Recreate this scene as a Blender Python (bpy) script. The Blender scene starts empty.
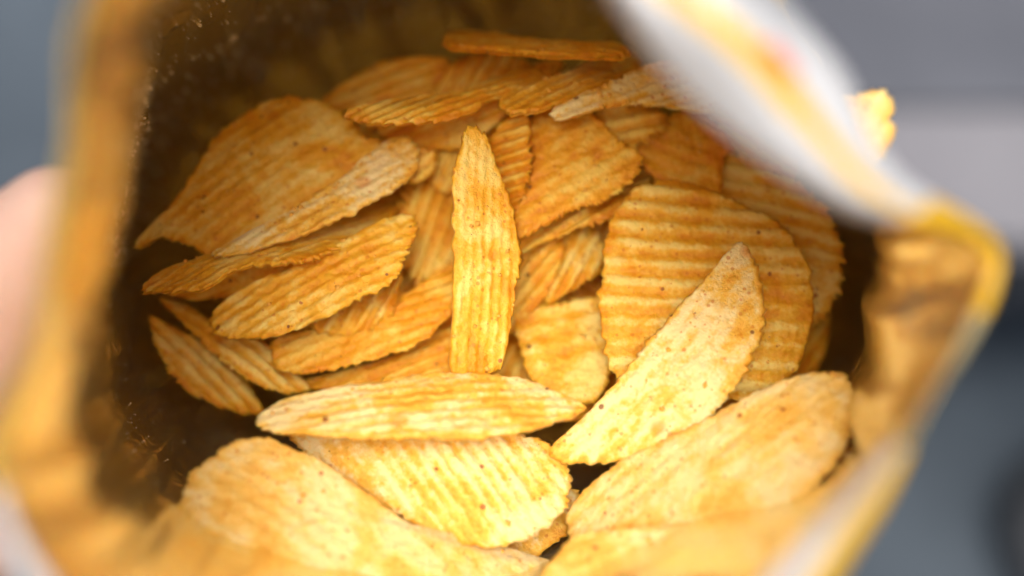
import bpy, math, random
import numpy as np
from mathutils import Vector, Matrix

random.seed(7)
rng = np.random.default_rng(7)
scene = bpy.context.scene
C = scene.collection
W_, H_ = 1024, 576
LENS, SENSOR = 50.0, 36.0
KPX = SENSOR / LENS / W_            # metres per pixel at 1 m depth

# ---------------------------------------------------------------- camera
PITCH = math.radians(60)
CAM = Vector((0, 0, 1.30))
R = Matrix.Rotation(math.radians(90) - PITCH, 4, 'X')       # camera looks down at 60 degrees
cam_d = bpy.data.cameras.new('camera')
cam = bpy.data.objects.new('camera', cam_d)
C.objects.link(cam)
cam.matrix_world = Matrix.Translation(CAM) @ R
cam_d.lens = LENS; cam_d.sensor_width = SENSOR
cam_d.clip_start = 0.01; cam_d.clip_end = 60
cam_d.dof.use_dof = True
cam_d.dof.focus_distance = 0.302
cam_d.dof.aperture_fstop = 3.6
scene.camera = cam
R3 = np.array(R.to_3x3())
CAMN = np.array(CAM)

def ray(px, py):                     # camera-frame point at depth 1
    return np.array([(px - W_ / 2) * KPX, -(py - H_ / 2) * KPX, -1.0])
def cam2w(p):
    return np.asarray(p) @ R3.T + CAMN
def W(px, py, d):
    return cam2w(ray(px, py) * d)
def floor_hit(px, py, z=0.0):        # where the sight line meets a level z
    r = R3 @ ray(px, py)
    t = (z - CAMN[2]) / r[2]
    return CAMN + r * t

# ---------------------------------------------------------------- helpers
def mesh_obj(name, verts, faces, mat=None, parent=None, smooth=True, attrs=None, loc=None):
    me = bpy.data.meshes.new(name)
    verts = np.asarray(verts, dtype=np.float64)
    if loc is not None: verts = verts - np.asarray(loc)
    faces = np.asarray(faces, dtype=np.int32) if not isinstance(faces, list) else faces
    if isinstance(faces, np.ndarray):
        nf, k = faces.shape
        me.vertices.add(len(verts)); me.vertices.foreach_set('co', verts.astype(np.float32).ravel())
        me.loops.add(nf * k); me.loops.foreach_set('vertex_index', faces.ravel())
        me.polygons.add(nf); me.polygons.foreach_set('loop_start', np.arange(0, nf * k, k, dtype=np.int32))
        me.update(calc_edges=True); me.validate()
    else:
        me.from_pydata([tuple(v) for v in verts], [], faces); me.update()
    if smooth: me.polygons.foreach_set('use_smooth', np.ones(len(me.polygons), dtype=bool))
    for k_, a in (attrs or {}).items():
        a = np.asarray(a, dtype=np.float32)
        if a.ndim == 1:
            at = me.attributes.new(k_, 'FLOAT', 'POINT'); at.data.foreach_set('value', a)
        else:
            at = me.attributes.new(k_, 'FLOAT_VECTOR', 'POINT'); at.data.foreach_set('vector', a.ravel())
    o = bpy.data.objects.new(name, me); C.objects.link(o)
    if loc is not None: o.location = Vector(loc)
    if mat: me.materials.append(mat)
    if parent: o.parent = parent
    return o

def tag(o, label=None, cat=None, group=None, kind=None):
    if label: o['label'] = label
    if cat: o['category'] = cat
    if group: o['group'] = group
    if kind: o['kind'] = kind
    return o

class Waves:                         # smooth noise as a sum of random sines
    def __init__(s, n, f0, f1, dim=2):
        d = rng.normal(size=(n, dim)); d /= np.linalg.norm(d, axis=1)[:, None]
        s.f = np.exp(rng.uniform(math.log(f0), math.log(f1), n))
        s.k = d * s.f[:, None] * 2 * math.pi; s.p = rng.uniform(0, 6.28, n)
        s.a = (f0 / s.f) ** 0.8; s.a /= math.sqrt((s.a ** 2).sum() / 2)
    def __call__(s, x):
        x = np.asarray(x); out = np.zeros(x.shape[:-1])
        for k, p, a in zip(s.k, s.p, s.a): out += a * np.sin(x @ k + p)
        return out

def catmull(P, n, closed=True):
    P = np.asarray(P, float); m = len(P)
    T = np.arange(n) * (m / n) if closed else np.linspace(0, m - 1 - 1e-9, n)
    i = np.floor(T).astype(int); f = (T - i)[:, None]
    if closed: g = lambda k: P[(i + k) % m]
    else: g = lambda k: P[np.clip(i + k, 0, m - 1)]
    p0, p1, p2, p3 = g(-1), g(0), g(1), g(2)
    return 0.5 * ((2 * p1) + (-p0 + p2) * f + (2 * p0 - 5 * p1 + 4 * p2 - p3) * f ** 2 + (-p0 + 3 * p1 - 3 * p2 + p3) * f ** 3)

# ---------------------------------------------------------------- materials
def new_mat(name):
    m = bpy.data.materials.new(name); m.use_nodes = True
    nt = m.node_tree; b = nt.nodes['Principled BSDF']
    return m, nt, b
def node(nt, t, **kw):
    n = nt.nodes.new(t)
    for k, v in kw.items():
        if k in n.inputs: n.inputs[k].default_value = v
        else: setattr(n, k, v)
    return n
def ramp(nt, fac, stops, interp='LINEAR'):
    r = nt.nodes.new('ShaderNodeValToRGB'); r.color_ramp.interpolation = interp
    el = r.color_ramp.elements
    while len(el) < len(stops): el.new(0.5)
    for e, (p, c) in zip(el, stops):
        e.position = p; e.color = c if len(c) == 4 else (*c, 1)
    nt.links.new(fac, r.inputs[0]); return r.outputs[0]
def mix(nt, fac, a, b, mode='MIX'):
    m = nt.nodes.new('ShaderNodeMix'); m.data_type = 'RGBA'; m.blend_type = mode
    for s, v in ((m.inputs['Factor'], fac), (m.inputs['A'], a), (m.inputs['B'], b)):
        if hasattr(v, 'is_output'): nt.links.new(v, s)
        else: s.default_value = v if not isinstance(v, tuple) or len(v) == 4 else (*v, 1)
    return m.outputs['Result']
def math_n(nt, op, a, b=0.0, c=0.0, clamp=False):
    m = nt.nodes.new('ShaderNodeMath'); m.operation = op; m.use_clamp = clamp
    for s, v in zip(m.inputs, (a, b, c)):
        if hasattr(v, 'is_output'): nt.links.new(v, s)
        else: s.default_value = v
    return m.outputs[0]

def chip_material(name, pale, orange, deep, season=0.5):
    m, nt, b = new_mat(name); L = nt.links.new
    loc = node(nt, 'ShaderNodeAttribute', attribute_name='chip_co').outputs['Vector']     # metres in the chip's own frame
    rid = node(nt, 'ShaderNodeAttribute', attribute_name='ridge').outputs['Fac']
    edg = node(nt, 'ShaderNodeAttribute', attribute_name='edge').outputs['Fac']
    oi = node(nt, 'ShaderNodeObjectInfo')
    add = node(nt, 'ShaderNodeVectorMath', operation='MULTIPLY_ADD')
    cmb = node(nt, 'ShaderNodeCombineXYZ'); L(oi.outputs['Random'], cmb.inputs[0]); L(oi.outputs['Random'], cmb.inputs[2])
    L(cmb.outputs[0], add.inputs[0]); add.inputs[1].default_value = (3, 3, 3); L(loc, add.inputs[2])
    co = add.outputs[0]
    def noise(scale, detail=4, rough=.55, dist=0.0, vec=co):
        n = node(nt, 'ShaderNodeTexNoise', Scale=scale, Detail=detail, Roughness=rough, Distortion=dist); L(vec, n.inputs['Vector']); return n.outputs['Fac']
    # stretched along the ridges (x of chip_co)
    mp = node(nt, 'ShaderNodeMapping'); mp.inputs['Scale'].default_value = (0.62, 1, 1); L(co, mp.inputs['Vector'])
    big = noise(75, 5, .62, .4)
    streak = noise(260, 4, .6, .2, mp.outputs[0])
    fine = noise(1100, 4, .65)
    # seasoning: patches, more in the valleys and on the rim
    f = math_n(nt, 'MULTIPLY_ADD', big, 2.5, -1.25 + season - 0.06)
    f = math_n(nt, 'ADD', f, math_n(nt, 'MULTIPLY_ADD', streak, 1.5, -0.75))
    f = math_n(nt, 'ADD', f, math_n(nt, 'MULTIPLY', rid, -0.30))
    f = math_n(nt, 'ADD', f, math_n(nt, 'MULTIPLY', edg, 0.30))
    f = math_n(nt, 'ADD', f, math_n(nt, 'MULTIPLY_ADD', fine, 0.9, -0.45), clamp=True)
    col = ramp(nt, f, [(0.08, pale), (0.5, orange), (0.95, deep)])
    # reddish-brown patches of fried bubbles
    bub = node(nt, 'ShaderNodeTexVoronoi', Scale=120.0); L(co, bub.inputs['Vector'])
    bm = ramp(nt, bub.outputs['Distance'], [(0.12, (1, 1, 1)), (0.26, (0, 0, 0))])
    sel = node(nt, 'ShaderNodeSeparateColor'); L(bub.outputs['Color'], sel.inputs[0])
    bsel = math_n(nt, 'GREATER_THAN', sel.outputs[0], 0.72)
    col = mix(nt, math_n(nt, 'MULTIPLY', math_n(nt, 'MULTIPLY', bm, bsel), 0.55), col, (deep[0] * .95, deep[1] * .8, deep[2] * .7))
    # small dark and paprika specks
    sp = node(nt, 'ShaderNodeTexVoronoi', Scale=420.0); L(co, sp.inputs['Vector'])
    s2 = node(nt, 'ShaderNodeSeparateColor'); L(sp.outputs['Color'], s2.inputs[0])
    rad = math_n(nt, 'MULTIPLY', s2.outputs[1], 0.30)
    spk = math_n(nt, 'MULTIPLY', math_n(nt, 'LESS_THAN', sp.outputs['Distance'], rad), math_n(nt, 'GREATER_THAN', s2.outputs[0], 0.90))
    spc = mix(nt, s2.outputs[2], (0.16, 0.05, 0.012), (0.42, 0.09, 0.01))
    col = mix(nt, math_n(nt, 'MULTIPLY', spk, .85), col, spc)
    pp = node(nt, 'ShaderNodeTexVoronoi', Scale=850.0); L(co, pp.inputs['Vector'])
    p2 = node(nt, 'ShaderNodeSeparateColor'); L(pp.outputs['Color'], p2.inputs[0])
    pk = math_n(nt, 'MULTIPLY', math_n(nt, 'LESS_THAN', pp.outputs['Distance'], math_n(nt, 'MULTIPLY', p2.outputs[1], .42)), math_n(nt, 'GREATER_THAN', p2.outputs[0], 0.80))
    col = mix(nt, math_n(nt, 'MULTIPLY', pk, .6), col, (0.62, 0.17, 0.01))
    L(col, b.inputs['Base Color'])
    ro = math_n(nt, 'MULTIPLY_ADD', noise(500, 3), 0.35, 0.22); L(ro, b.inputs['Roughness'])
    b.inputs['Specular IOR Level'].default_value = 0.42
    b.inputs['Subsurface Weight'].default_value = 0.30
    b.inputs['Subsurface Radius'].default_value = (1.0, 0.42, 0.12)
    b.inputs['Subsurface Scale'].default_value = 0.0022
    # surface: grains, pits, blisters
    g = math_n(nt, 'MULTIPLY', noise(1500, 5, .7), .55)
    g = math_n(nt, 'ADD', g, math_n(nt, 'MULTIPLY', noise(420, 4, .6), 1.5))
    g = math_n(nt, 'ADD', g, math_n(nt, 'MULTIPLY', bm, .35))
    g = math_n(nt, 'ADD', g, math_n(nt, 'MULTIPLY', streak, .7))
    bp = node(nt, 'ShaderNodeBump', Strength=0.9, Distance=0.00055); L(g, bp.inputs['Height']); L(bp.outputs[0], b.inputs['Normal'])
    return m

CHIP = {
 'pale':   chip_material('crisp_pale',   (0.90, 0.68, 0.31), (0.86, 0.48, 0.06), (0.74, 0.29, 0.014), 0.34),
 'hazy':   chip_material('crisp_hazy',   (0.86, 0.63, 0.27), (0.85, 0.51, 0.11), (0.78, 0.38, 0.045), 0.42),  # low contrast painted to imitate haze of foil reflections; reused on loose piece
 'cream':  chip_material('crisp_cream',  (0.86, 0.72, 0.46), (0.80, 0.60, 0.26), (0.70, 0.42, 0.12), 0.25),
 'golden': chip_material('crisp_golden', (0.92, 0.64, 0.17), (0.86, 0.44, 0.028), (0.75, 0.29, 0.008), 0.47),
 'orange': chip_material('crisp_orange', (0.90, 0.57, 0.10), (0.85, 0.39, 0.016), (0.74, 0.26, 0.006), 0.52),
}

# ---------------------------------------------------------------- crisps
def make_chip(name, outline, depth, n, ridge_deg=0, pitch=3.4, amp=0.42, bend=(3.0, 1.0), bend_deg=None,
              thick=1.5, mat='golden', label='', cat='crisp', group='ridged potato crisps in the bag', N=300, M=52, rough=0.35):
    """outline in picture pixels, laid on a bent sheet at its own depth (m) and slant n=(nx, ny) of the camera frame."""
    depth = depth if depth < .300 else .300 + (depth - .300) * .72
    bend = (bend[0] * 1.9, bend[1] * 1.9); thick = thick * .8
    out = catmull(outline, N)
    cen = np.asarray(outline, float).mean(0)
    nn = np.array([n[0], n[1], 1.0]); nn /= np.linalg.norm(nn)
    c0 = ray(*cen) * depth
    rd = math.radians(ridge_deg)
    u = np.array([math.cos(rd), math.sin(rd), 0.0])
    u[2] = -(nn[0] * u[0] + nn[1] * u[1]) / nn[2]; u /= np.linalg.norm(u)   # along the ridges, within the sheet
    v = np.cross(nn, u)
    bd = math.radians(0 if bend_deg is None else bend_deg)
    low = Waves(7, 12, 30)
    def height(q):
        a = q[..., 0] * math.cos(bd) + q[..., 1] * math.sin(bd); b_ = -q[..., 0] * math.sin(bd) + q[..., 1] * math.cos(bd)
        return -(bend[0] * 1e-3) * (a / 0.025) ** 2 - (bend[1] * 1e-3) * (b_ / 0.025) ** 2 + low(q) * 0.00045
    rays = np.array([ray(*p) for p in out])
    h = np.zeros(N)
    for _ in range(12):
        t = ((c0 @ nn) + h) / (rays @ nn)
        P = rays * t[:, None] - c0
        q = np.stack([P @ u, P @ v], 1)
        h = 0.5 * h + 0.5 * np.clip(height(q), -0.012, 0.012)
    # ragged rim
    ang = np.linspace(0, 2 * math.pi, N, endpoint=False)
    circ = np.stack([np.cos(ang), np.sin(ang)], 1)
    jag = Waves(10, 2.0, 6)(circ * 1.0) * 0.00016 + Waves(12, 7, 20)(circ * 1.0) * 0.00022 * rough / .35
    rad = q - q.mean(0); rl = np.linalg.norm(rad, axis=1, keepdims=True)
    q = q + rad / rl * jag[:, None]
    qc = q.mean(0)
    s = np.linspace(0, 1, M + 1)[1:] ** 0.85
    grid = qc + (q - qc)[None] * s[:, None, None]              # M,N,2
    pts = np.concatenate([qc[None], grid.reshape(-1, 2)])
    rr = np.concatenate([[0], np.repeat(s, N)])
    hh = np.clip(height(pts), -0.012, 0.012)
    along = np.array([.45, 1.0])
    wob = Waves(5, 8, 20)(pts) * 0.30 + Waves(6, 60, 160)(pts * along) * 0.09
    ph = pts[:, 1] / (pitch * 1e-3) * 2 * math.pi + wob
    wv = np.sin(ph); wave = np.sign(wv) * np.abs(wv) ** 0.8
    wave = wave * np.clip(0.80 + 0.25 * Waves(7, 25, 90)(pts * along), .15, 1.3)
    lump = Waves(14, 80, 240)(pts) * 0.00009 + Waves(14, 300, 700)(pts) * 0.00005
    edge_d = (1 - rr) * np.concatenate([[1], np.tile(np.linalg.norm(q - qc, axis=1), M)])
    edge_d[0] = 0.02
    prof = np.clip(1 - (1 - np.clip(edge_d / 0.0009, 0, 1)) ** 2, 0, 1) ** .5 * 0.6 + 0.4
    tk = thick * 1e-3 * (0.5 + 0.5 * prof) * 0.5
    mid = hh + wave * amp * 1e-3
    lump2 = Waves(12, 90, 260)(pts) * 0.00007
    def xyz(off):
        return c0 + pts[:, :1] * u + pts[:, 1:] * v + (mid + off)[:, None] * nn
    top = xyz(tk * prof + lump); bot = xyz(-tk * prof + lump2)
    nv = len(pts)
    rim = pts[-N:]
    rmid = c0 + rim[:, :1] * u + rim[:, 1:] * v + (mid[-N:])[:, None] * nn
    outw = (rim - qc) / np.linalg.norm(rim - qc, axis=1, keepdims=True) * (0.00022 + 0.00012 * Waves(10, 10, 30)(circ))[:, None]
    rmid += outw[:, :1] * u + outw[:, 1:] * v
    V = np.concatenate([top, bot, rmid])
    idx = 1 + np.arange(M * N).reshape(M, N)
    a = idx[:-1]; b_ = np.roll(idx, -1, 1)[:-1]; c = np.roll(idx, -1, 1)[1:]; d = idx[1:]
    quads = np.stack([a, d, c, b_], -1).reshape(-1, 4)
    fl = [quads, quads[:, ::-1] + nv]
    e0 = idx[-1]; e1 = np.roll(e0, -1); r0 = 2 * nv + np.arange(N); r1 = np.roll(r0, -1)
    fl += [np.stack([e0, r0, r1, e1], -1), np.stack([r0, e0 + nv, e1 + nv, r1], -1)]
    ctr = idx[0]; c1 = np.roll(ctr, -1)
    # centre fans as quads made of pairs
    k = np.arange(0, N, 2)
    cf = np.stack([np.zeros(len(k), int), ctr[k], ctr[(k + 1) % N], ctr[(k + 2) % N]], -1)
    fl += [cf, cf[:, ::-1] + nv]
    F = np.concatenate(fl)
    ridge = np.concatenate([wave, -wave, wave[-N:] * 0]) * min(1.0, amp / .40)
    eg = np.clip(1 - edge_d / 0.0022, 0, 1); edge = np.concatenate([eg, eg, np.ones(N)])
    cc = np.concatenate([np.column_stack([pts, np.zeros(nv)]), np.column_stack([pts, np.full(nv, .02)]), np.column_stack([rim, np.full(N, .01)])])
    o = mesh_obj(name, cam2w(V), F, CHIP[mat], loc=cam2w(c0), attrs={'ridge': ridge, 'edge': edge, 'chip_co': cc})
    tag(o, label, cat, group)
    return o

CH = []
def chip(*a, **k): CH.append(make_chip('potato_crisp', *a, **k))

# front of the heap
chip([(257,419),(279,403),(306,395),(353,385),(400,378),(447,374),(486,375),(525,381),(553,391),(584,408),(562,420),(530,431),(480,438),(430,439),(380,439),(330,437),(290,434),(265,430)],
     .284, (0.05, 1.15), 4, 2.4, .13, (1.0, 2.2), mat='pale', thick=1.8,
     label='long pale crisp lying level across the front, just above the broad striped crisp')
chip([(550,450),(575,425),(600,400),(625,370),(650,340),(680,305),(705,280),(725,255),(740,243),(752,255),(761,285),(764,315),(758,345),(745,370),(730,395),(705,420),(675,440),(640,455),(600,463),(565,462)],
     .293, (-0.10, 0.30), 42, 3.1, .12, (1.2, 1.5), mat='pale', thick=1.6,
     label='pale crescent crisp with orange blisters, leaning on the big round ridged crisp')
chip([(602,270),(604,240),(615,215),(635,190),(660,181),(690,183),(720,195),(750,208),(780,225),(800,250),(812,285),(812,320),(805,350),(790,375),(770,392),(740,402),(700,395),(650,385),(615,375),(603,340),(600,300)],
     .315, (0.10, 0.22), -3, 4.3, .45, (0.8, 1.6), mat='golden', thick=1.6, N=360, M=64,
     label='big round crisp with bold level ridges, behind the pale crescent crisp')
chip([(291,434),(330,431),(430,430),(500,432),(540,440),(562,458),(570,478),(566,505),(551,524),(523,540),(482,545),(439,538),(400,516),(369,497),(337,477),(306,454)],
     .290, (0.0, 0.45), -52, 2.6, .17, (1.2, 1.8), mat='pale', thick=1.6, N=360, M=60,
     label='broad pale crisp with slanting stripes, lowest whole crisp at the front of the heap')
chip([(255,452),(300,455),(340,470),(420,500),(500,520),(560,490),(582,496),(577,515),(562,538),(530,558),(490,566),(430,556),(380,538),(330,518),(285,496),(258,476)],
     .300, (0.05, 0.30), -40, 3.2, .2, (1.0, 1.2), mat='pale',  # crisp shape laid just below the lower edge of the striped one
     label='pale crisp showing its lower rim below the broad striped crisp')
chip([(463,133),(472,127),(484,134),(494,157),(506,190),(516,227),(520,258),(516,289),(511,325),(506,350),(497,371),(475,374),(451,371),(451,336),(454,274),(453,215),(453,176),(461,145)],
     .302, (0.45, 0.15), 88, 2.1, .13, (0.6, 1.0), mat='golden', thick=1.6,
     label='tall narrow crisp standing upright in the middle with fine upright ridges')
chip([(572,505),(620,462),(665,440),(705,420),(765,388),(822,372),(852,385),(850,435),(815,488),(765,530),(700,562),(640,572),(596,568),(570,542)],
     .279, (-0.55, 0.65), 38, 3.4, 0.07, (1.0, 1.4), mat='hazy', thick=1.6,  # added crisp imitating the mirror image in the lower right foil
     label='hazy pale crisp against the bright foil at the lower right, below the crescent crisp')
chip([(186,484),(214,456),(240,440),(266,438),(290,448),(332,468),(420,530),(500,560),(560,565),(540,590),(480,600),(380,596),(280,568),(192,524)],
     .280, (0.35, 0.60), -35, 3.4, 0.07, (1.0, 1.4), mat='hazy', thick=1.6,  # added crisp imitating the mirror image in the bottom left foil
     label='hazy pale crisp against the foil at the bottom left, below the broad striped crisp')
chip([(540,590),(570,540),(620,530),(700,520),(760,490),(790,500),(770,560),(700,610),(600,620)],
     .272, (0.0, 0.7), 20, 3.4, 0.07, (1.0, 1.4), mat='hazy', thick=1.6,  # added crisp imitating the reflection along the bottom foil
     label='blurred golden crisp at the bottom edge, right of the broad striped crisp')
# left stack
chip([(211,318),(231,296),(275,274),(319,255),(359,233),(391,217),(412,216),(417,233),(409,249),(400,271),(391,283),(366,296),(331,314),(287,333),(250,339),(219,336)],
     .312, (-0.2, 0.55), 28, 2.8, .16, (1.5, 1.5), mat='golden', thick=1.5,
     label='smooth golden crisp with bright lower rim, fourth down the left stack')
chip([(142,288),(166,271),(194,264),(241,254),(287,238),(344,217),(381,202),(405,192),(402,208),(366,236),(331,253),(303,264),(269,264),(234,271),(200,290),(162,292)],
     .316, (-0.2, 1.9), 26, 2.6, .14, (1.0, 1.0), mat='golden', thick=1.6, rough=.8,
     label='thin bent golden crisp with pointed left end, third down the left stack')
chip([(213,253),(240,243),(290,213),(340,180),(365,158),(395,137),(411,139),(418,153),(413,175),(395,190),(350,214),(300,237),(250,252),(220,257)],
     .318, (-0.1, 0.65), 32, 2.8, .12, (1.2, 1.8), mat='pale', thick=1.6,
     label='crisp with a pale rounded right end, second from the top of the left stack')
chip([(136,243),(150,226),(176,200),(208,147),(237,120),(269,101),(294,97),(319,102),(347,117),(362,134),(381,142),(372,162),(345,184),(310,208),(270,232),(228,252),(205,255),(185,243),(160,238),(142,248)],
     .333, (-0.1, 0.35), 36, 3.2, .11, (1.6, 2.2), mat='golden', thick=1.6, N=360, M=60,
     label='large crisp topping the left stack, its pointed tip against the foil')
chip([(165,288),(205,276),(255,262),(330,252),(345,262),(300,272),(262,288),(215,298),(180,297)],
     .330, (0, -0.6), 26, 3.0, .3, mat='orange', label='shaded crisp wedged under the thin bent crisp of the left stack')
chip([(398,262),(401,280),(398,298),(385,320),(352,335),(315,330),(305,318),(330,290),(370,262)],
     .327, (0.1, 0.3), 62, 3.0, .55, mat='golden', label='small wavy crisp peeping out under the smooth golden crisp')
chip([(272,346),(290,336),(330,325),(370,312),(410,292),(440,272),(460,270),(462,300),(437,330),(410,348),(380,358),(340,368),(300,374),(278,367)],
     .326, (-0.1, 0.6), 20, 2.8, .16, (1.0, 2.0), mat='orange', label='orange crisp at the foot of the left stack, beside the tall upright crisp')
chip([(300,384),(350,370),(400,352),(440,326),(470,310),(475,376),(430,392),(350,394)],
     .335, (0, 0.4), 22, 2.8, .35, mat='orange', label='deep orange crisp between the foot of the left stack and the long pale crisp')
chip([(158,297),(185,305),(212,322),(250,336),(268,345),(290,368),(308,388),(285,393),(245,378),(205,345),(178,318)],  # added crisp shape in place of a pale gleam on the foil
     .334, (0.3, 0.8), -35, 3.0, .3, mat='golden', label='narrow crisp sloping down along the foil at the far left below the stack')
chip([(150,318),(178,330),(215,352),(245,380),(262,412),(232,410),(190,392),(162,360)],  # added too, takes the place of the lowest pale foil gleam
     .338, (0.5, 0.4), -45, 3.0, .3, mat='golden', label='dull crisp lowest at the left, pressed against the foil')
# centre
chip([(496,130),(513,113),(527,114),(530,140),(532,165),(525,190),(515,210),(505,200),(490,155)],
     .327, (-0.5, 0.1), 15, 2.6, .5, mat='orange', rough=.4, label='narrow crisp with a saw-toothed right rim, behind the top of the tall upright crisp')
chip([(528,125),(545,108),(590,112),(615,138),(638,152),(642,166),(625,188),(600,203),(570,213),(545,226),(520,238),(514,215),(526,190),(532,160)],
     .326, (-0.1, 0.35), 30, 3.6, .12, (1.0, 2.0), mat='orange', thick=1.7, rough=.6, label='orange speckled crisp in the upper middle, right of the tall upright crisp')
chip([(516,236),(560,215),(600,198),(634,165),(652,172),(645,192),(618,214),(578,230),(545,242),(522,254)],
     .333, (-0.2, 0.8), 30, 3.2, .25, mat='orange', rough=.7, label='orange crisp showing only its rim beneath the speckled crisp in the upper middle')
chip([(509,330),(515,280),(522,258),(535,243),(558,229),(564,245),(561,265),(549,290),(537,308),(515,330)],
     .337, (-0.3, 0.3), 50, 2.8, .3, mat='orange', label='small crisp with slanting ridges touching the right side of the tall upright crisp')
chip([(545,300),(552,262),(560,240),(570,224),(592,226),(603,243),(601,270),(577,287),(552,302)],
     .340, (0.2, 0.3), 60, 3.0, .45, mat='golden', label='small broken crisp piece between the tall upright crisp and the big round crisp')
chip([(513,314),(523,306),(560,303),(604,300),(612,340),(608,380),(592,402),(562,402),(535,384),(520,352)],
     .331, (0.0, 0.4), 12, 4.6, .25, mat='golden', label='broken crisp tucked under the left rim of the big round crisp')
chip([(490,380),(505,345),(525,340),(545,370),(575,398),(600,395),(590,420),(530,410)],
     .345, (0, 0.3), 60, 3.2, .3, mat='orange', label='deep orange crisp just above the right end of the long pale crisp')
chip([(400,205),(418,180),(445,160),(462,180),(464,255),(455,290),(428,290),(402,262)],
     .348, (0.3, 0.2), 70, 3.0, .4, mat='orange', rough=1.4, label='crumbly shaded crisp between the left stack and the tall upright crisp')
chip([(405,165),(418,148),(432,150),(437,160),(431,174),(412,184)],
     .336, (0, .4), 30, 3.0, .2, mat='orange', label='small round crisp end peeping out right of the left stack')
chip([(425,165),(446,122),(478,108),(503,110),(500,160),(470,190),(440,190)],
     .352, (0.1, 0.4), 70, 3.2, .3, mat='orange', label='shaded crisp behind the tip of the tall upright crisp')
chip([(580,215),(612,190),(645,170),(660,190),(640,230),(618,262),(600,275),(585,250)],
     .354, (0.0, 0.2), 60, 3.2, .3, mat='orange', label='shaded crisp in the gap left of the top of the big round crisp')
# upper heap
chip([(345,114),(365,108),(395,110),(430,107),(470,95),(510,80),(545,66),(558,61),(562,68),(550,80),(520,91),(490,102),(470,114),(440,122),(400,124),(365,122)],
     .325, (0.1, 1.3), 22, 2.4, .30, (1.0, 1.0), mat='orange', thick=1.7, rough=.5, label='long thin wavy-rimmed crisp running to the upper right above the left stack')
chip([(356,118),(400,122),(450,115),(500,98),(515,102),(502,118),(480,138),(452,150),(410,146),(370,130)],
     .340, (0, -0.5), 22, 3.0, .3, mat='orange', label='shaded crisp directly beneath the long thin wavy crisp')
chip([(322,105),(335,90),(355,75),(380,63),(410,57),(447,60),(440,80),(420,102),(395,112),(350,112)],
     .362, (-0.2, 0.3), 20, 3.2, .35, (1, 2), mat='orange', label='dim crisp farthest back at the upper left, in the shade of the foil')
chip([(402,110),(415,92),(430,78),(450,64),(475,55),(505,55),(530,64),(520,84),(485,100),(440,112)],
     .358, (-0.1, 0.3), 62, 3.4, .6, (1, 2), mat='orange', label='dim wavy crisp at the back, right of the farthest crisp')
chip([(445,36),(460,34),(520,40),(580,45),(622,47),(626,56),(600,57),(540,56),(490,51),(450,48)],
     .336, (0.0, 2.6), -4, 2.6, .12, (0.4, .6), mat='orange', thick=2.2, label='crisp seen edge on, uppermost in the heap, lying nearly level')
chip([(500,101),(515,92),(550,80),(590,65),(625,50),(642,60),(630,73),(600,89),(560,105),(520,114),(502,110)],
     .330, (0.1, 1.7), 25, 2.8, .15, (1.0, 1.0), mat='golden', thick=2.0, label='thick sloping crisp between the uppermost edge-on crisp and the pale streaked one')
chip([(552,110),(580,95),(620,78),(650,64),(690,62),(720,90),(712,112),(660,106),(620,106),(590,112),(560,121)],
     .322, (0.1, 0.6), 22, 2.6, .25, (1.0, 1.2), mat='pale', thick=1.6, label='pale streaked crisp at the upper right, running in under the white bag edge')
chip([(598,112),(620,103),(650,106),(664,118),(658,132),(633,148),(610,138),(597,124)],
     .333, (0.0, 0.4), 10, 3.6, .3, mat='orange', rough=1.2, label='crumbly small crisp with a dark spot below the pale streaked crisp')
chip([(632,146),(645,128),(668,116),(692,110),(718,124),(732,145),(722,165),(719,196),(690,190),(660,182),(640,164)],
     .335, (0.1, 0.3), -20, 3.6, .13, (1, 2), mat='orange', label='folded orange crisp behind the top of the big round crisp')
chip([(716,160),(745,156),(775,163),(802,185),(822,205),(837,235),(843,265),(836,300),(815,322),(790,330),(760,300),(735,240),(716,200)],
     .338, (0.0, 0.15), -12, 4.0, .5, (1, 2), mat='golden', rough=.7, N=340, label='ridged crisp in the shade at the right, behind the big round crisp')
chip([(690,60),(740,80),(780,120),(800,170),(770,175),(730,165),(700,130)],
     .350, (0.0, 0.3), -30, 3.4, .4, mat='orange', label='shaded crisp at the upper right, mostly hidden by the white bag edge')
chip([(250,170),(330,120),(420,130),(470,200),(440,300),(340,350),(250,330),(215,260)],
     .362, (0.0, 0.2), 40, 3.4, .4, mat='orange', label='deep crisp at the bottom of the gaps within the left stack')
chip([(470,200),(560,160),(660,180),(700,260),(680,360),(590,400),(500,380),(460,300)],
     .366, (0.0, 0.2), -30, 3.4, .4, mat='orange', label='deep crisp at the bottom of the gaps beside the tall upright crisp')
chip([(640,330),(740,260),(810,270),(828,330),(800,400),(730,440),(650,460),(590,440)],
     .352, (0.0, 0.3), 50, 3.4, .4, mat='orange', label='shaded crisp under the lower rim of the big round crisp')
chip([(838,100),(862,94),(878,91),(889,96),(893,110),(888,120),(895,130),(889,147),(878,162),(862,155),(835,140)],
     .270, (-0.4, 0.3), 60, 3.2, .15, (.5, .5), mat='hazy', thick=1.6, N=160, M=24, group='loose crisp bits',
     cat='crisp piece', label='small pale crisp piece sticking out behind the white bag edge at the upper right')
CH[-1].name = 'crisp_piece'

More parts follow.
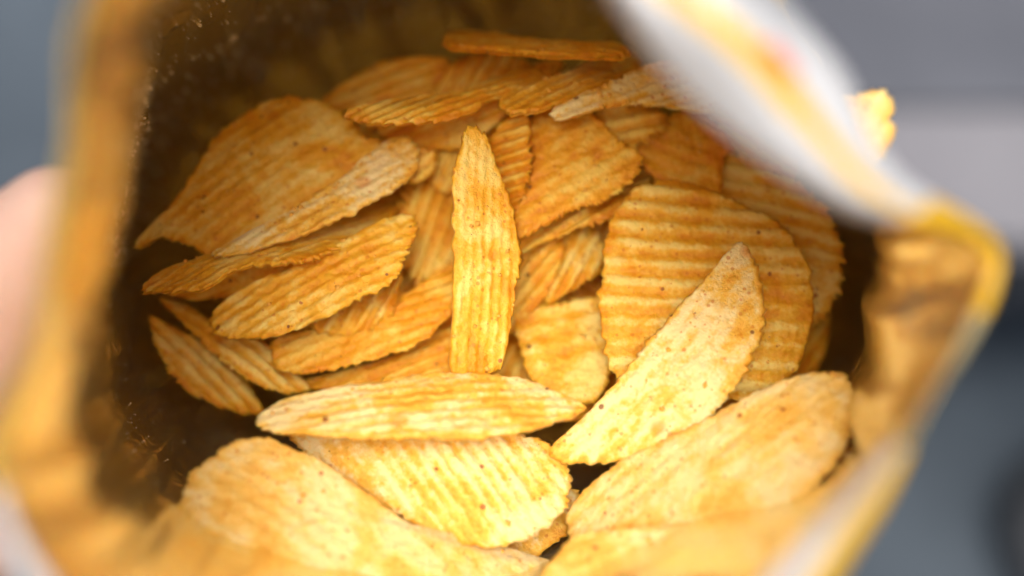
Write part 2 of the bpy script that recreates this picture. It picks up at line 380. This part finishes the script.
# ---------------------------------------------------------------- the bag
LOOPS = [  # 16 points each, clockwise from the left: (px, py, depth)
 ('b', .56, [(400,240),(400,220),(420,200),(450,190),(490,185),(540,185),(590,190),(620,200),(630,225),(630,250),(610,262),(570,268),(520,270),(470,268),(430,262),(405,252)]),
 ('b', .49, [(300,265),(305,215),(340,170),(400,145),(490,130),(580,132),(660,155),(715,190),(725,245),(715,300),(670,335),(590,352),(500,358),(410,350),(350,330),(310,300)]),
 ('b', .43, [(215,285),(225,215),(270,150),(350,105),(480,80),(600,78),(710,120),(785,185),(800,260),(780,335),(730,385),(620,415),(500,425),(380,415),(285,395),(232,340)]),
 ('b', .385, [(150,285),(155,200),(205,120),(305,50),(450,18),(600,15),(735,75),(820,165),(846,260),(836,350),(785,410),(655,458),(500,503),(360,485),(256,425),(200,368)]),
 ('b', .335, [(128,285),(132,190),(178,85),(290,5),(450,-45),(620,-45),(760,35),(842,140),(858,255),(846,365),(800,432),(670,482),(502,540),(350,517),(218,464),(156,392)]),
 ('b', (.26,.26,.26,.26,.26,.26,.26,.255,.252,.255,.26,.26,.26,.26,.26,.26), [(122,300),(142,150),(180,15),(290,-90),(460,-150),(650,-120),(778,32),(848,156),(868,265),(858,395),(822,485),(705,530),(505,608),(318,582),(178,525),(120,430)]),
 ('b', (.205,.205,.205,.212,.222,.222,.222,.222,.226,.222,  .212,.212,.212,.212,.205,.205), [(112,325),(140,150),(178,0),(275,-150),(455,-215),(628,-80),(770,70),(862,172),(925,262),(885,410),(805,540),(705,640),(505,720),(285,680),(150,575),(98,455)]),
 # rim
 ('b', (.175,.175,.172,.165,.180,.186,.188,.192,.204,.198,.180,.175,  .17,.17,.172,.175),
       [(46,335),(74,170),(102,-10),(250,-190),(450,-250),(592,-25),(700,108),(838,208),(985,258),(912,408),(765,582),(690,700),(500,850),(250,800),(72,608),(2,472)]),
]
def loop_pts(dep, pts, n):
    d = np.full(16, dep) if np.isscalar(dep) else np.array(dep)
    P = np.array([ray(px, py) * dd for (px, py), dd in zip(pts, d)])
    return catmull(P, n)
NA, NL = 720, 260
ctrl = np.array([loop_pts(d, p, NA) for _, d, p in LOOPS])           # levels, NA, 3
sheet = np.stack([catmull(ctrl[:, j], NL, closed=False) for j in range(NA)], 1)   # NL,NA,3
# crumple
lvl = np.linspace(0, 1, NL)[:, None] * np.ones((1, NA)); th = np.ones((NL, 1)) * np.linspace(0, 2 * math.pi, NA, endpoint=False)[None]
cyl = np.stack([np.cos(th), np.sin(th), lvl * 0.9], -1)
def facet(x, w):                                                     # creased folds: abs of smooth waves
    return np.abs(w(x)) - 0.6
cr = facet(cyl * np.array([1, 1, .5]), Waves(5, .8, 1.6, 3)) * 0.0022 + facet(cyl * np.array([1, 1, .35]), Waves(6, 2.0, 4.5, 3)) * 0.0011 \
   + facet(cyl * np.array([1, 1, .7]), Waves(6, 4.5, 9, 3)) * 0.00045
bott = np.exp(-((th / (2 * math.pi) * 16 - 11.5) / 2.2) ** 2)
env = (1 - .85 * bott) * np.clip((lvl - .08) / .25, 0, 1) * np.clip((1.02 - lvl) / .2, .25, 1)
du = np.roll(sheet, -1, 1) - np.roll(sheet, 1, 1); dv = np.gradient(sheet, axis=0)
nrm = np.cross(du, dv); nrm /= np.linalg.norm(nrm, axis=-1, keepdims=True) + 1e-12
ctr_line = sheet.mean(1, keepdims=True)
if ((ctr_line - sheet) * nrm).sum(-1)[NL // 2].mean() < 0: nrm = -nrm            # nrm points inward
fa_ = th / (2 * math.pi) * 16
ll = np.exp(-(((fa_ - 15.0 + 8) % 16 - 8) / 1.3) ** 2) * np.exp(-((lvl - .52) / .13) ** 2)       # crumpled corner at the lower left
tri = lambda x: 2 * np.abs((x % 1) - .5)
pl = tri(fa_ * .9 + lvl * 5.0 + .25 * np.sin(fa_ * 2)) * .0032 + tri(fa_ * 2.3 - lvl * 9.0) * .0012 + tri(fa_ * 3.7 + lvl * 13) * .0003
stre = facet(cyl * np.array([1, 1, .12]), Waves(7, 3.5, 7, 3)) * 0.0005 + facet(cyl * np.array([1, 1, .10]), Waves(7, 8, 15, 3)) * 0.00022
sheet = sheet - nrm * ((cr + stre + 0.0016) * env)[..., None] + nrm * (pl * ll)[..., None]

def grid_faces(nl, na, flip=False):
    idx = np.arange(nl * na).reshape(nl, na)
    a = idx[:-1]; b_ = np.roll(idx, -1, 1)[:-1]; c = np.roll(idx, -1, 1)[1:]; d = idx[1:]
    q = np.stack([a, b_, c, d], -1).reshape(-1, 4)
    return q[:, ::-1] if flip else q

def foil_material():
    m, nt, b = new_mat('golden_foil_lining'); L = nt.links.new
    tc = node(nt, 'ShaderNodeTexCoord').outputs['Object']
    n1 = node(nt, 'ShaderNodeTexNoise', Scale=14.0, Detail=3.0); L(tc, n1.inputs['Vector'])
    col = ramp(nt, n1.outputs['Fac'], [(0.35, (0.93, 0.76, 0.34)), (0.65, (0.93, 0.85, 0.58))])
    L(col, b.inputs['Base Color'])
    b.inputs['Metallic'].default_value = 0.78
    n2 = node(nt, 'ShaderNodeTexNoise', Scale=60.0, Detail=5.0); L(tc, n2.inputs['Vector'])
    L(math_n(nt, 'MULTIPLY_ADD', n2.outputs['Fac'], 0.24, 0.02), b.inputs['Roughness'])
    n3 = node(nt, 'ShaderNodeTexNoise', Scale=140.0, Detail=4.0, Roughness=.6); L(tc, n3.inputs['Vector'])
    n4 = node(nt, 'ShaderNodeTexNoise', Scale=900.0, Detail=3.0); L(tc, n4.inputs['Vector'])
    hgt = math_n(nt, 'ADD', n3.outputs['Fac'], math_n(nt, 'MULTIPLY', n4.outputs['Fac'], .12))
    n5 = node(nt, 'ShaderNodeTexNoise', Scale=70.0, Detail=2.0, Distortion=1.5); L(tc, n5.inputs['Vector'])
    crs = math_n(nt, 'POWER', math_n(nt, 'ABSOLUTE', math_n(nt, 'MULTIPLY_ADD', n5.outputs['Fac'], 2.0, -1.0)), 0.6)
    hgt = math_n(nt, 'ADD', hgt, math_n(nt, 'MULTIPLY', crs, .9))
    bp = node(nt, 'ShaderNodeBump', Strength=0.30, Distance=0.0010); L(hgt, bp.inputs['Height']); L(bp.outputs[0], b.inputs['Normal'])
    return m
def print_material(name, col, rough=.3):
    m, nt, b = new_mat(name); L = nt.links.new
    tc = node(nt, 'ShaderNodeTexCoord').outputs['Object']
    n1 = node(nt, 'ShaderNodeTexNoise', Scale=30.0, Detail=3.0); L(tc, n1.inputs['Vector'])
    L(mix(nt, n1.outputs['Fac'], tuple(c * .9 for c in col), col), b.inputs['Base Color'])
    b.inputs['Roughness'].default_value = rough
    n3 = node(nt, 'ShaderNodeTexNoise', Scale=120.0, Detail=4.0); L(tc, n3.inputs['Vector'])
    bp = node(nt, 'ShaderNodeBump', Strength=0.3, Distance=0.001); L(n3.outputs['Fac'], bp.inputs['Height']); L(bp.outputs[0], b.inputs['Normal'])
    return m
FOIL = foil_material()
YEL = print_material('yellow_print', (0.72, 0.42, 0.012))
OLV = print_material('olive_gold_print', (0.50, 0.36, 0.08))
WHT = print_material('white_print_highlight', (0.56, 0.57, 0.58))  # rim print; the same white also paints a crease highlight
RED = print_material('red_print', (0.75, 0.16, 0.08))

base = W(512, 240, .56)
bag = bpy.data.objects.new('crisp_bag', None); C.objects.link(bag); bag.location = Vector(base); bag.empty_display_size = .02
tag(bag, 'open golden foil crisp bag with white and yellow print at its rim', 'crisp bag')
def bag_part(name, V, F, mats, mi=None, smooth=True):
    o = mesh_obj(name, cam2w(V.reshape(-1, 3)) - base, F, None, bag, smooth)
    for m in mats: o.data.materials.append(m)
    if mi is not None: o.data.polygons.foreach_set('material_index', np.asarray(mi, dtype=np.int32)); o.data.update()
    return o
bag_part('foil_lining', sheet, grid_faces(NL, NA), [FOIL])
outer = sheet - nrm * 0.0006
bag_part('printed_film', outer, grid_faces(NL, NA, True), [YEL])
# bottom seal
bt = np.concatenate([outer[:1], outer[:1] * np.array([.75, .3, 1]) + np.array([0, .006, -.012]), outer[:1] * np.array([.75, .05, 1]) + np.array([0, .008, -.03])])
bag_part('bottom_seal', bt, grid_faces(3, NA), [YEL])

# folded rim: goes from the bag mouth outwards and back down outside
LIP = [
 (LOOPS[-1][1], LOOPS[-1][2]),
 ((.173,.173,.170,.162,.176,.180,.182,.188,.202,.195,.177,.172,.167,.167,.170,.173),
  [(40,335),(69,170),(97,-10),(246,-198),(450,-262),(618,-32),(726,84),(854,198),(992,252),(922,412),(790,590),(700,715),(500,862),(244,808),(62,614),(-6,470)]),
 ((.174,.174,.171,.163,.176,.179,.181,.188,.203,.196,.178,.172,.169,.169,.171,.174),
  [(36,335),(65,170),(92,-10),(240,-204),(450,-270),(648,-45),(766,52),(880,186),(998,254),(926,414),(808,592),(712,725),(500,872),(238,814),(56,622),(-12,470)]),
 ((.181,.181,.178,.170,.184,.184,.187,.194,.208,.202,.184,.178,.176,.176,.178,.181),
  [(32,335),(61,170),(88,-10),(236,-208),(450,-276),(690,-55),(815,42),(890,168),(1000,260),(928,416),(832,592),(730,740),(500,876),(232,818),(50,628),(-16,472)]),
 ((.191,.191,.188,.180,.194,.196,.199,.205,.216,.210,.194,.188,.186,.186,.188,.191),
  [(36,335),(64,172),(92,-8),(240,-200),(450,-266),(730,-55),(846,78),(884,180),(990,266),(922,420),(838,592),(740,745),(500,868),(238,812),(56,622),(-8,472)]),
]
lc = np.array([loop_pts(d, p, NA) for d, p in LIP]); NLL = 49
lip = np.stack([catmull(lc[:, j], NLL, closed=False) for j in range(NA)], 1)
th2 = np.ones((NLL, 1)) * np.linspace(0, 2 * math.pi, NA, endpoint=False)[None]
l2 = np.linspace(0, 1, NLL)[:, None] * np.ones((1, NA))
c2 = np.stack([np.cos(th2), np.sin(th2), l2], -1)
lip[..., 2] += (Waves(8, 1.5, 4, 3)(c2) * 0.0010) * np.clip(l2 * 5, 0, 1)
lip[0] = sheet[-1]
F = grid_faces(NLL, NA, False)
fl_ = np.repeat(np.arange(NLL - 1), NA) / (NLL - 1); fa = np.tile(np.arange(NA), NLL - 1) / NA * 16
wob = 0.03 * np.sin(fa * 3.1)
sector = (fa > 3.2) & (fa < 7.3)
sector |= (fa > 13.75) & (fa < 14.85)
sector |= (fa > 9.15) & (fa < 11) & (fl_ < .36)  # white strip paints the highlight on the lower right crease
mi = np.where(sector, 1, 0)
mi = np.where((fa > 4.2) & (fa < 8.2) & (fl_ > .37 + wob * .2) & (fl_ < .50 + wob * .2), 0, mi)
mi = np.where((fa > 5.95) & (fa < 6.2) & (fl_ > .46) & (fl_ < .56), 2, mi)
mi = np.where((fa > 8.4) & (fa < 9.2), 3, mi)
mi = np.where((fa < 3) | ((fa > 14.9) & (fl_ < .6)), 4, mi)
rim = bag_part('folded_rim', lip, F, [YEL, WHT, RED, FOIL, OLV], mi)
sol = rim.modifiers.new('thickness', 'SOLIDIFY'); sol.thickness = 0.0004

# ---------------------------------------------------------------- crumbs on the foil and on the crisps
def crumbs(name, pts, sizes, mat):
    VV, FF = [], []
    base_v = np.array([(1,0,0),(-1,0,0),(0,1,0),(0,-1,0),(0,0,1),(0,0,-1)], float)
    base_f = np.array([(0,2,4),(2,1,4),(1,3,4),(3,0,4),(2,0,5),(1,2,5),(3,1,5),(0,3,5)])
    for i, (p, s) in enumerate(zip(pts, sizes)):
        q = base_v * s * rng.uniform(.5, 1.2, (6, 1)) @ np.linalg.qr(rng.normal(size=(3, 3)))[0]
        VV.append(q + p); FF.append(base_f + 6 * i)
    return mesh_obj(name, cam2w(np.concatenate(VV)), np.concatenate(FF), mat, smooth=False)
cm, nt, b = new_mat('seasoning_dust'); b.inputs['Base Color'].default_value = (0.90, 0.72, 0.42, 1); b.inputs['Roughness'].default_value = .5
pts, sz = [], []
while len(pts) < 800:
    i = int(NL * rng.uniform(.36, .86)); a = int(NA * (rng.uniform(0.3, 5.6) / 16)) % NA
    q_ = sheet[i, a]; qx, qy = W_ / 2 + q_[0] / -q_[2] / KPX, H_ / 2 - q_[1] / -q_[2] / KPX
    if not (95 < qx < 640 and -10 < qy < 260): continue
    pts.append(sheet[i, a] + nrm[i, a] * 0.0002); sz.append(0.00018 + 0.00055 * rng.random() ** 4)
for _ in range(350):
    i = int(NL * rng.uniform(.40, .70)); a = int(NA * (rng.uniform(9, 16.5) / 16)) % NA
    pts.append(sheet[i, a] + nrm[i, a] * 0.0002); sz.append(0.00012 + 0.00025 * rng.random() ** 4)
tag(crumbs('seasoning_dust', pts, sz, cm), 'fine pale seasoning dust sticking to the dark foil wall', 'seasoning', kind='stuff')

# grains of seasoning and tiny crumbs lying on the crisps
cm2, nt, b = new_mat('crumb'); b.inputs['Base Color'].default_value = (0.74, 0.36, 0.05, 1); b.inputs['Roughness'].default_value = .6
cm3, nt, b = new_mat('spice_flake'); b.inputs['Base Color'].default_value = (0.22, 0.06, 0.012, 1); b.inputs['Roughness'].default_value = .6
for nm, num, s0, s1, mt, lab in (('crisp_crumbs', 1700, .00010, .0010, cm2, 'orange seasoning grains and tiny crumbs scattered over the crisps'),
                                 ('spice_flakes', 160, .00012, .00028, cm3, 'dark red-brown spice flakes scattered over the crisps')):
    pts, sz = [], []
    for _ in range(num):
        o = CH[int(rng.integers(len(CH) - 1))]; nvt = (len(o.data.vertices)) // 2 - 200
        vtx = np.array(o.data.vertices[int(rng.integers(nvt // 6, nvt - 300))].co) + np.array(o.location)
        pts.append((vtx - CAMN) @ R3); sz.append(s0 + (s1 - s0) * rng.random() ** 5)
    tag(crumbs(nm, pts, sz, mt), lab, 'seasoning', kind='stuff')

# ---------------------------------------------------------------- the hand
def skin_material():
    m, nt, b = new_mat('skin'); L = nt.links.new
    tc = node(nt, 'ShaderNodeTexCoord').outputs['Object']
    n = node(nt, 'ShaderNodeTexNoise', Scale=40.0, Detail=4.0); L(tc, n.inputs['Vector'])
    L(ramp(nt, n.outputs['Fac'], [(0.3, (0.47, 0.29, 0.22)), (0.7, (0.52, 0.34, 0.27))]), b.inputs['Base Color'])
    b.inputs['Roughness'].default_value = .5
    b.inputs['Subsurface Weight'].default_value = .3; b.inputs['Subsurface Radius'].default_value = (1, .35, .2); b.inputs['Subsurface Scale'].default_value = .004
    n2 = node(nt, 'ShaderNodeTexNoise', Scale=900.0, Detail=3.0); L(tc, n2.inputs['Vector'])
    bp = node(nt, 'ShaderNodeBump', Strength=.25, Distance=.0005); L(n2.outputs['Fac'], bp.inputs['Height']); L(bp.outputs[0], b.inputs['Normal'])
    return m
def hand():
    # camera-frame millimetres: x right, y up, z = -depth
    V, E, Rr = [], [], []
    def add(p, r, par=None):
        V.append(np.array(p, float)); Rr.append(r)
        if par is not None: E.append((par, len(V) - 1))
        return len(V) - 1
    wrist = add((-150, -70, -232), 27)
    fore = add((-235, -130, -225), 32, wrist); add((-330, -200, -220), 37, fore)
    palm = add((-118, -33, -248), 27, wrist)
    ks = [((-84, 12, -262), 10.8), ((-96, -14, -266), 13), ((-99, -32, -268), 12.5), ((-104, -49, -264), 11)]
    tips = [
      [((-102, 12, -305), 10.5), ((-112, 17, -345), 9.2), ((-114, 19, -374), 8.2)],
      [((-106, -4, -318), 10.5), ((-115, -4, -360), 9.2), ((-112, -5, -394), 8.2)],
      [((-107, -26, -320), 10), ((-114, -27, -358), 9), ((-113, -28, -388), 8)],
      [((-103, -47, -306), 9), ((-107, -49, -334), 8.2), ((-108, -50, -358), 7.4)]]
    for (k, r), ch in zip(ks, tips):
        mid = (np.array(k) * .55 + V[palm] * .45); m_ = add(mid, 18.5, palm)
        j = add(k, r, m_)
        for p, rr in ch: j = add(p, rr, j)
    t0 = add((-118, -52, -222), 19, wrist); t1 = add((-102, -50, -206), 14, t0); t2 = add((-86, -44, -206), 11.5, t1); add((-80, -36, -210), 10, t2)
    base_h = cam2w(V[0] * 1e-3)
    # tapered capsules along the bones, fused into one skin
    TV, TF = [], []
    for a, b_ in E:
        pa, pb, ra, rb = V[a], V[b_], Rr[a], Rr[b_]
        ax = pb - pa; ln = np.linalg.norm(ax); ax = ax / ln
        t_ = np.cross(ax, [0.3, .5, .8]); t_ /= np.linalg.norm(t_); s_ = np.cross(ax, t_)
        rows = [(-math.cos(q) * ra, math.sin(q) * ra) for q in np.linspace(0.02, math.pi / 2, 8)] + \
               [(ln + math.sin(q) * rb, math.cos(q) * rb) for q in np.linspace(0, math.pi / 2 - .02, 8)]
        off = sum(len(x) for x in TV); K = 24
        an = np.linspace(0, 2 * math.pi, K, endpoint=False)
        vv = np.array([pa + ax * z + (t_ * math.cos(q) + s_ * math.sin(q)) * r_ for z, r_ in rows for q in an])
        TV.append(vv)
        for i_ in range(len(rows) - 1):
            for k_ in range(K):
                TF.append((off + i_ * K + k_, off + i_ * K + (k_ + 1) % K, off + (i_ + 1) * K + (k_ + 1) % K, off + (i_ + 1) * K + k_))
        TF.append(tuple(off + k_ for k_ in range(K))[::-1]); TF.append(tuple(off + (len(rows) - 1) * K + k_ for k_ in range(K)))
    me = bpy.data.meshes.new('hand'); me.from_pydata([tuple(v) for v in (cam2w(np.concatenate(TV) * 1e-3) - base_h)], [], TF); me.update()
    o = bpy.data.objects.new('hand', me); C.objects.link(o); o.location = Vector(base_h)
    rm = o.modifiers.new('rm', 'REMESH'); rm.mode = 'VOXEL'; rm.voxel_size = .0016; rm.use_smooth_shade = True
    sm = o.modifiers.new('sm', 'SMOOTH'); sm.iterations = 14; sm.factor = .6
    dg = bpy.context.evaluated_depsgraph_get(); me2 = bpy.data.meshes.new_from_object(o.evaluated_get(dg))
    o.modifiers.clear(); o.data = me2; me2.name = 'hand'; me2.materials.clear(); me2.materials.append(skin_material())
    me2.polygons.foreach_set('use_smooth', np.ones(len(me2.polygons), dtype=bool))
    tag(o, 'blurred fair-skinned hand gripping the bag from the left', 'hand')
hand()

# ---------------------------------------------------------------- background
def plain(name, c0, c1, scale, rough=.7):
    m, nt, b = new_mat(name); L = nt.links.new
    tc = node(nt, 'ShaderNodeTexCoord').outputs['Object']
    n = node(nt, 'ShaderNodeTexNoise', Scale=scale, Detail=6.0, Roughness=.6); L(tc, n.inputs['Vector'])
    L(ramp(nt, n.outputs['Fac'], [(0.35, c0), (0.65, c1)]), b.inputs['Base Color']); b.inputs['Roughness'].default_value = rough
    bp = node(nt, 'ShaderNodeBump', Strength=.3, Distance=.003); L(n.outputs['Fac'], bp.inputs['Height']); L(bp.outputs[0], b.inputs['Normal'])
    return m
def box(name, x0, x1, y0, y1, z0, z1, mat, parent=None, bev=.006):
    v = [(x, y, z) for z in (z0, z1) for y in (y0, y1) for x in (x0, x1)]
    f = [(0,2,3,1),(4,5,7,6),(0,1,5,4),(2,6,7,3),(0,4,6,2),(1,3,7,5)]
    o = mesh_obj(name, v, f, mat, parent, smooth=False)
    bv = o.modifiers.new('bevel', 'BEVEL'); bv.width = bev; bv.segments = 3
    return o
floor_m = plain('slate_floor', (0.014, 0.024, 0.036), (0.066, 0.088, 0.112), 2.2)
fl = mesh_obj('floor', [(-20, -20, 0), (20, -20, 0), (20, 20, 0), (-20, 20, 0)], [(0, 1, 2, 3)], floor_m, smooth=False); tag(fl, kind='structure')
ZB = .42
pA = floor_hit(745, 236, ZB); pB = floor_hit(900, 108, ZB); pC = floor_hit(900, 100, ZB)
pale_m = plain('pale_grey_board', (0.16, 0.16, 0.18), (0.20, 0.20, 0.22), 5)
dark_m = plain('dark_metal', (0.02, 0.024, 0.03), (0.03, 0.035, 0.045), 5, .5)
bench = bpy.data.objects.new('bench', None); C.objects.link(bench); bench.location = (float(pA[0]) + .6, float(pA[1]) + .15, 0)
tag(bench, 'blurred pale grey bench in the background at the upper right', 'bench')
bx, by = bench.location.x, bench.location.y
def bbox(name, x0, x1, y0, y1, z0, z1, m): return box(name, x0 - bx, x1 - bx, y0 - by, y1 - by, z0, z1, m, bench)
X0, X1 = float(pA[0]), float(pA[0]) + 1.3
bbox('seat_board', X0, X1, float(pA[1]), float(pB[1]), ZB - .04, ZB, pale_m)
bbox('seat_board', X0, X1, float(pC[1]), float(pC[1]) + .28, ZB - .04, ZB - .004, plain('blue_grey_board', (0.075, 0.082, 0.10), (0.10, 0.108, 0.13), 5))
for lx in (X0 + .12, X1 - .16):
    bbox('leg', lx, lx + .04, float(pA[1]) + .03, float(pA[1]) + .07, 0, ZB - .041, dark_m)
    bbox('leg', lx, lx + .04, float(pC[1]) + .2, float(pC[1]) + .24, 0, ZB - .041, dark_m)
bbox('frame_rail', X0 + .01, X1 - .01, float(pA[1]) + .012, float(pA[1]) + .028, ZB - .13, ZB - .042, dark_m)

# dark rounded stone at the lower right, dark mat at the upper left
q = floor_hit(1060, 560)
ico_v = []; NS = 40
for i in range(NS + 1):
    for j in range(64):
        a = math.pi * i / NS; t = 2 * math.pi * j / 64
        ico_v.append((math.sin(a) * math.cos(t), math.sin(a) * math.sin(t), math.cos(a)))
ico_v = np.array(ico_v); wz = Waves(10, .3, 1.2, 3)(ico_v)
sv = ico_v * np.array([.06, .10, .05]) * (1 + .10 * wz)[:, None] + np.array([0, 0, .045])
st = mesh_obj('stone', sv, grid_faces(NS + 1, 64, True), plain('dark_stone', (0.015, 0.018, 0.022), (0.03, 0.034, 0.04), 8), loc=(0, 0, 0)); st.location = (q[0], q[1], 0)
tag(st, 'dark rounded stone blurred at the lower right corner', 'stone')

# ---------------------------------------------------------------- light
LD = Vector(R3 @ np.array([-0.05, 0.22, 1.0])).normalized()     # towards the light, over the viewer's shoulder
SUN_EL, SUN_AZ = math.asin(LD.z), math.atan2(LD.x, LD.y)
w = bpy.data.worlds.new('World'); scene.world = w; w.use_nodes = True
nt = w.node_tree; sky = nt.nodes.new('ShaderNodeTexSky'); sky.sky_type = 'NISHITA'; sky.sun_disc = False
sky.sun_elevation = SUN_EL; sky.sun_rotation = SUN_AZ; sky.air_density = 0.7; sky.dust_density = 7.0; sky.ozone_density = .3
nt.links.new(sky.outputs[0], nt.nodes['Background'].inputs[0]); nt.nodes['Background'].inputs[1].default_value = 0.12
sd = bpy.data.lights.new('sun', 'SUN'); sd.energy = 3.6; sd.angle = math.radians(27); sd.color = (1, .96, .9)
so = bpy.data.objects.new('sun', sd); C.objects.link(so)
dirv = Vector((math.sin(SUN_AZ) * math.cos(SUN_EL), math.cos(SUN_AZ) * math.cos(SUN_EL), math.sin(SUN_EL)))
so.rotation_euler = dirv.to_track_quat('Z', 'Y').to_euler()
scene.view_settings.view_transform = 'Standard'; scene.view_settings.look = 'None'; scene.view_settings.gamma = 1
scene.view_settings.use_curve_mapping = False
scene.view_settings.exposure = 0.06
scene.cycles.use_adaptive_sampling = True; scene.cycles.adaptive_threshold = 0.05
scene.render.engine = 'CYCLES'
scene.cycles.use_denoising = True
scene.cycles.max_bounces = 8; scene.cycles.glossy_bounces = 6; scene.cycles.diffuse_bounces = 4
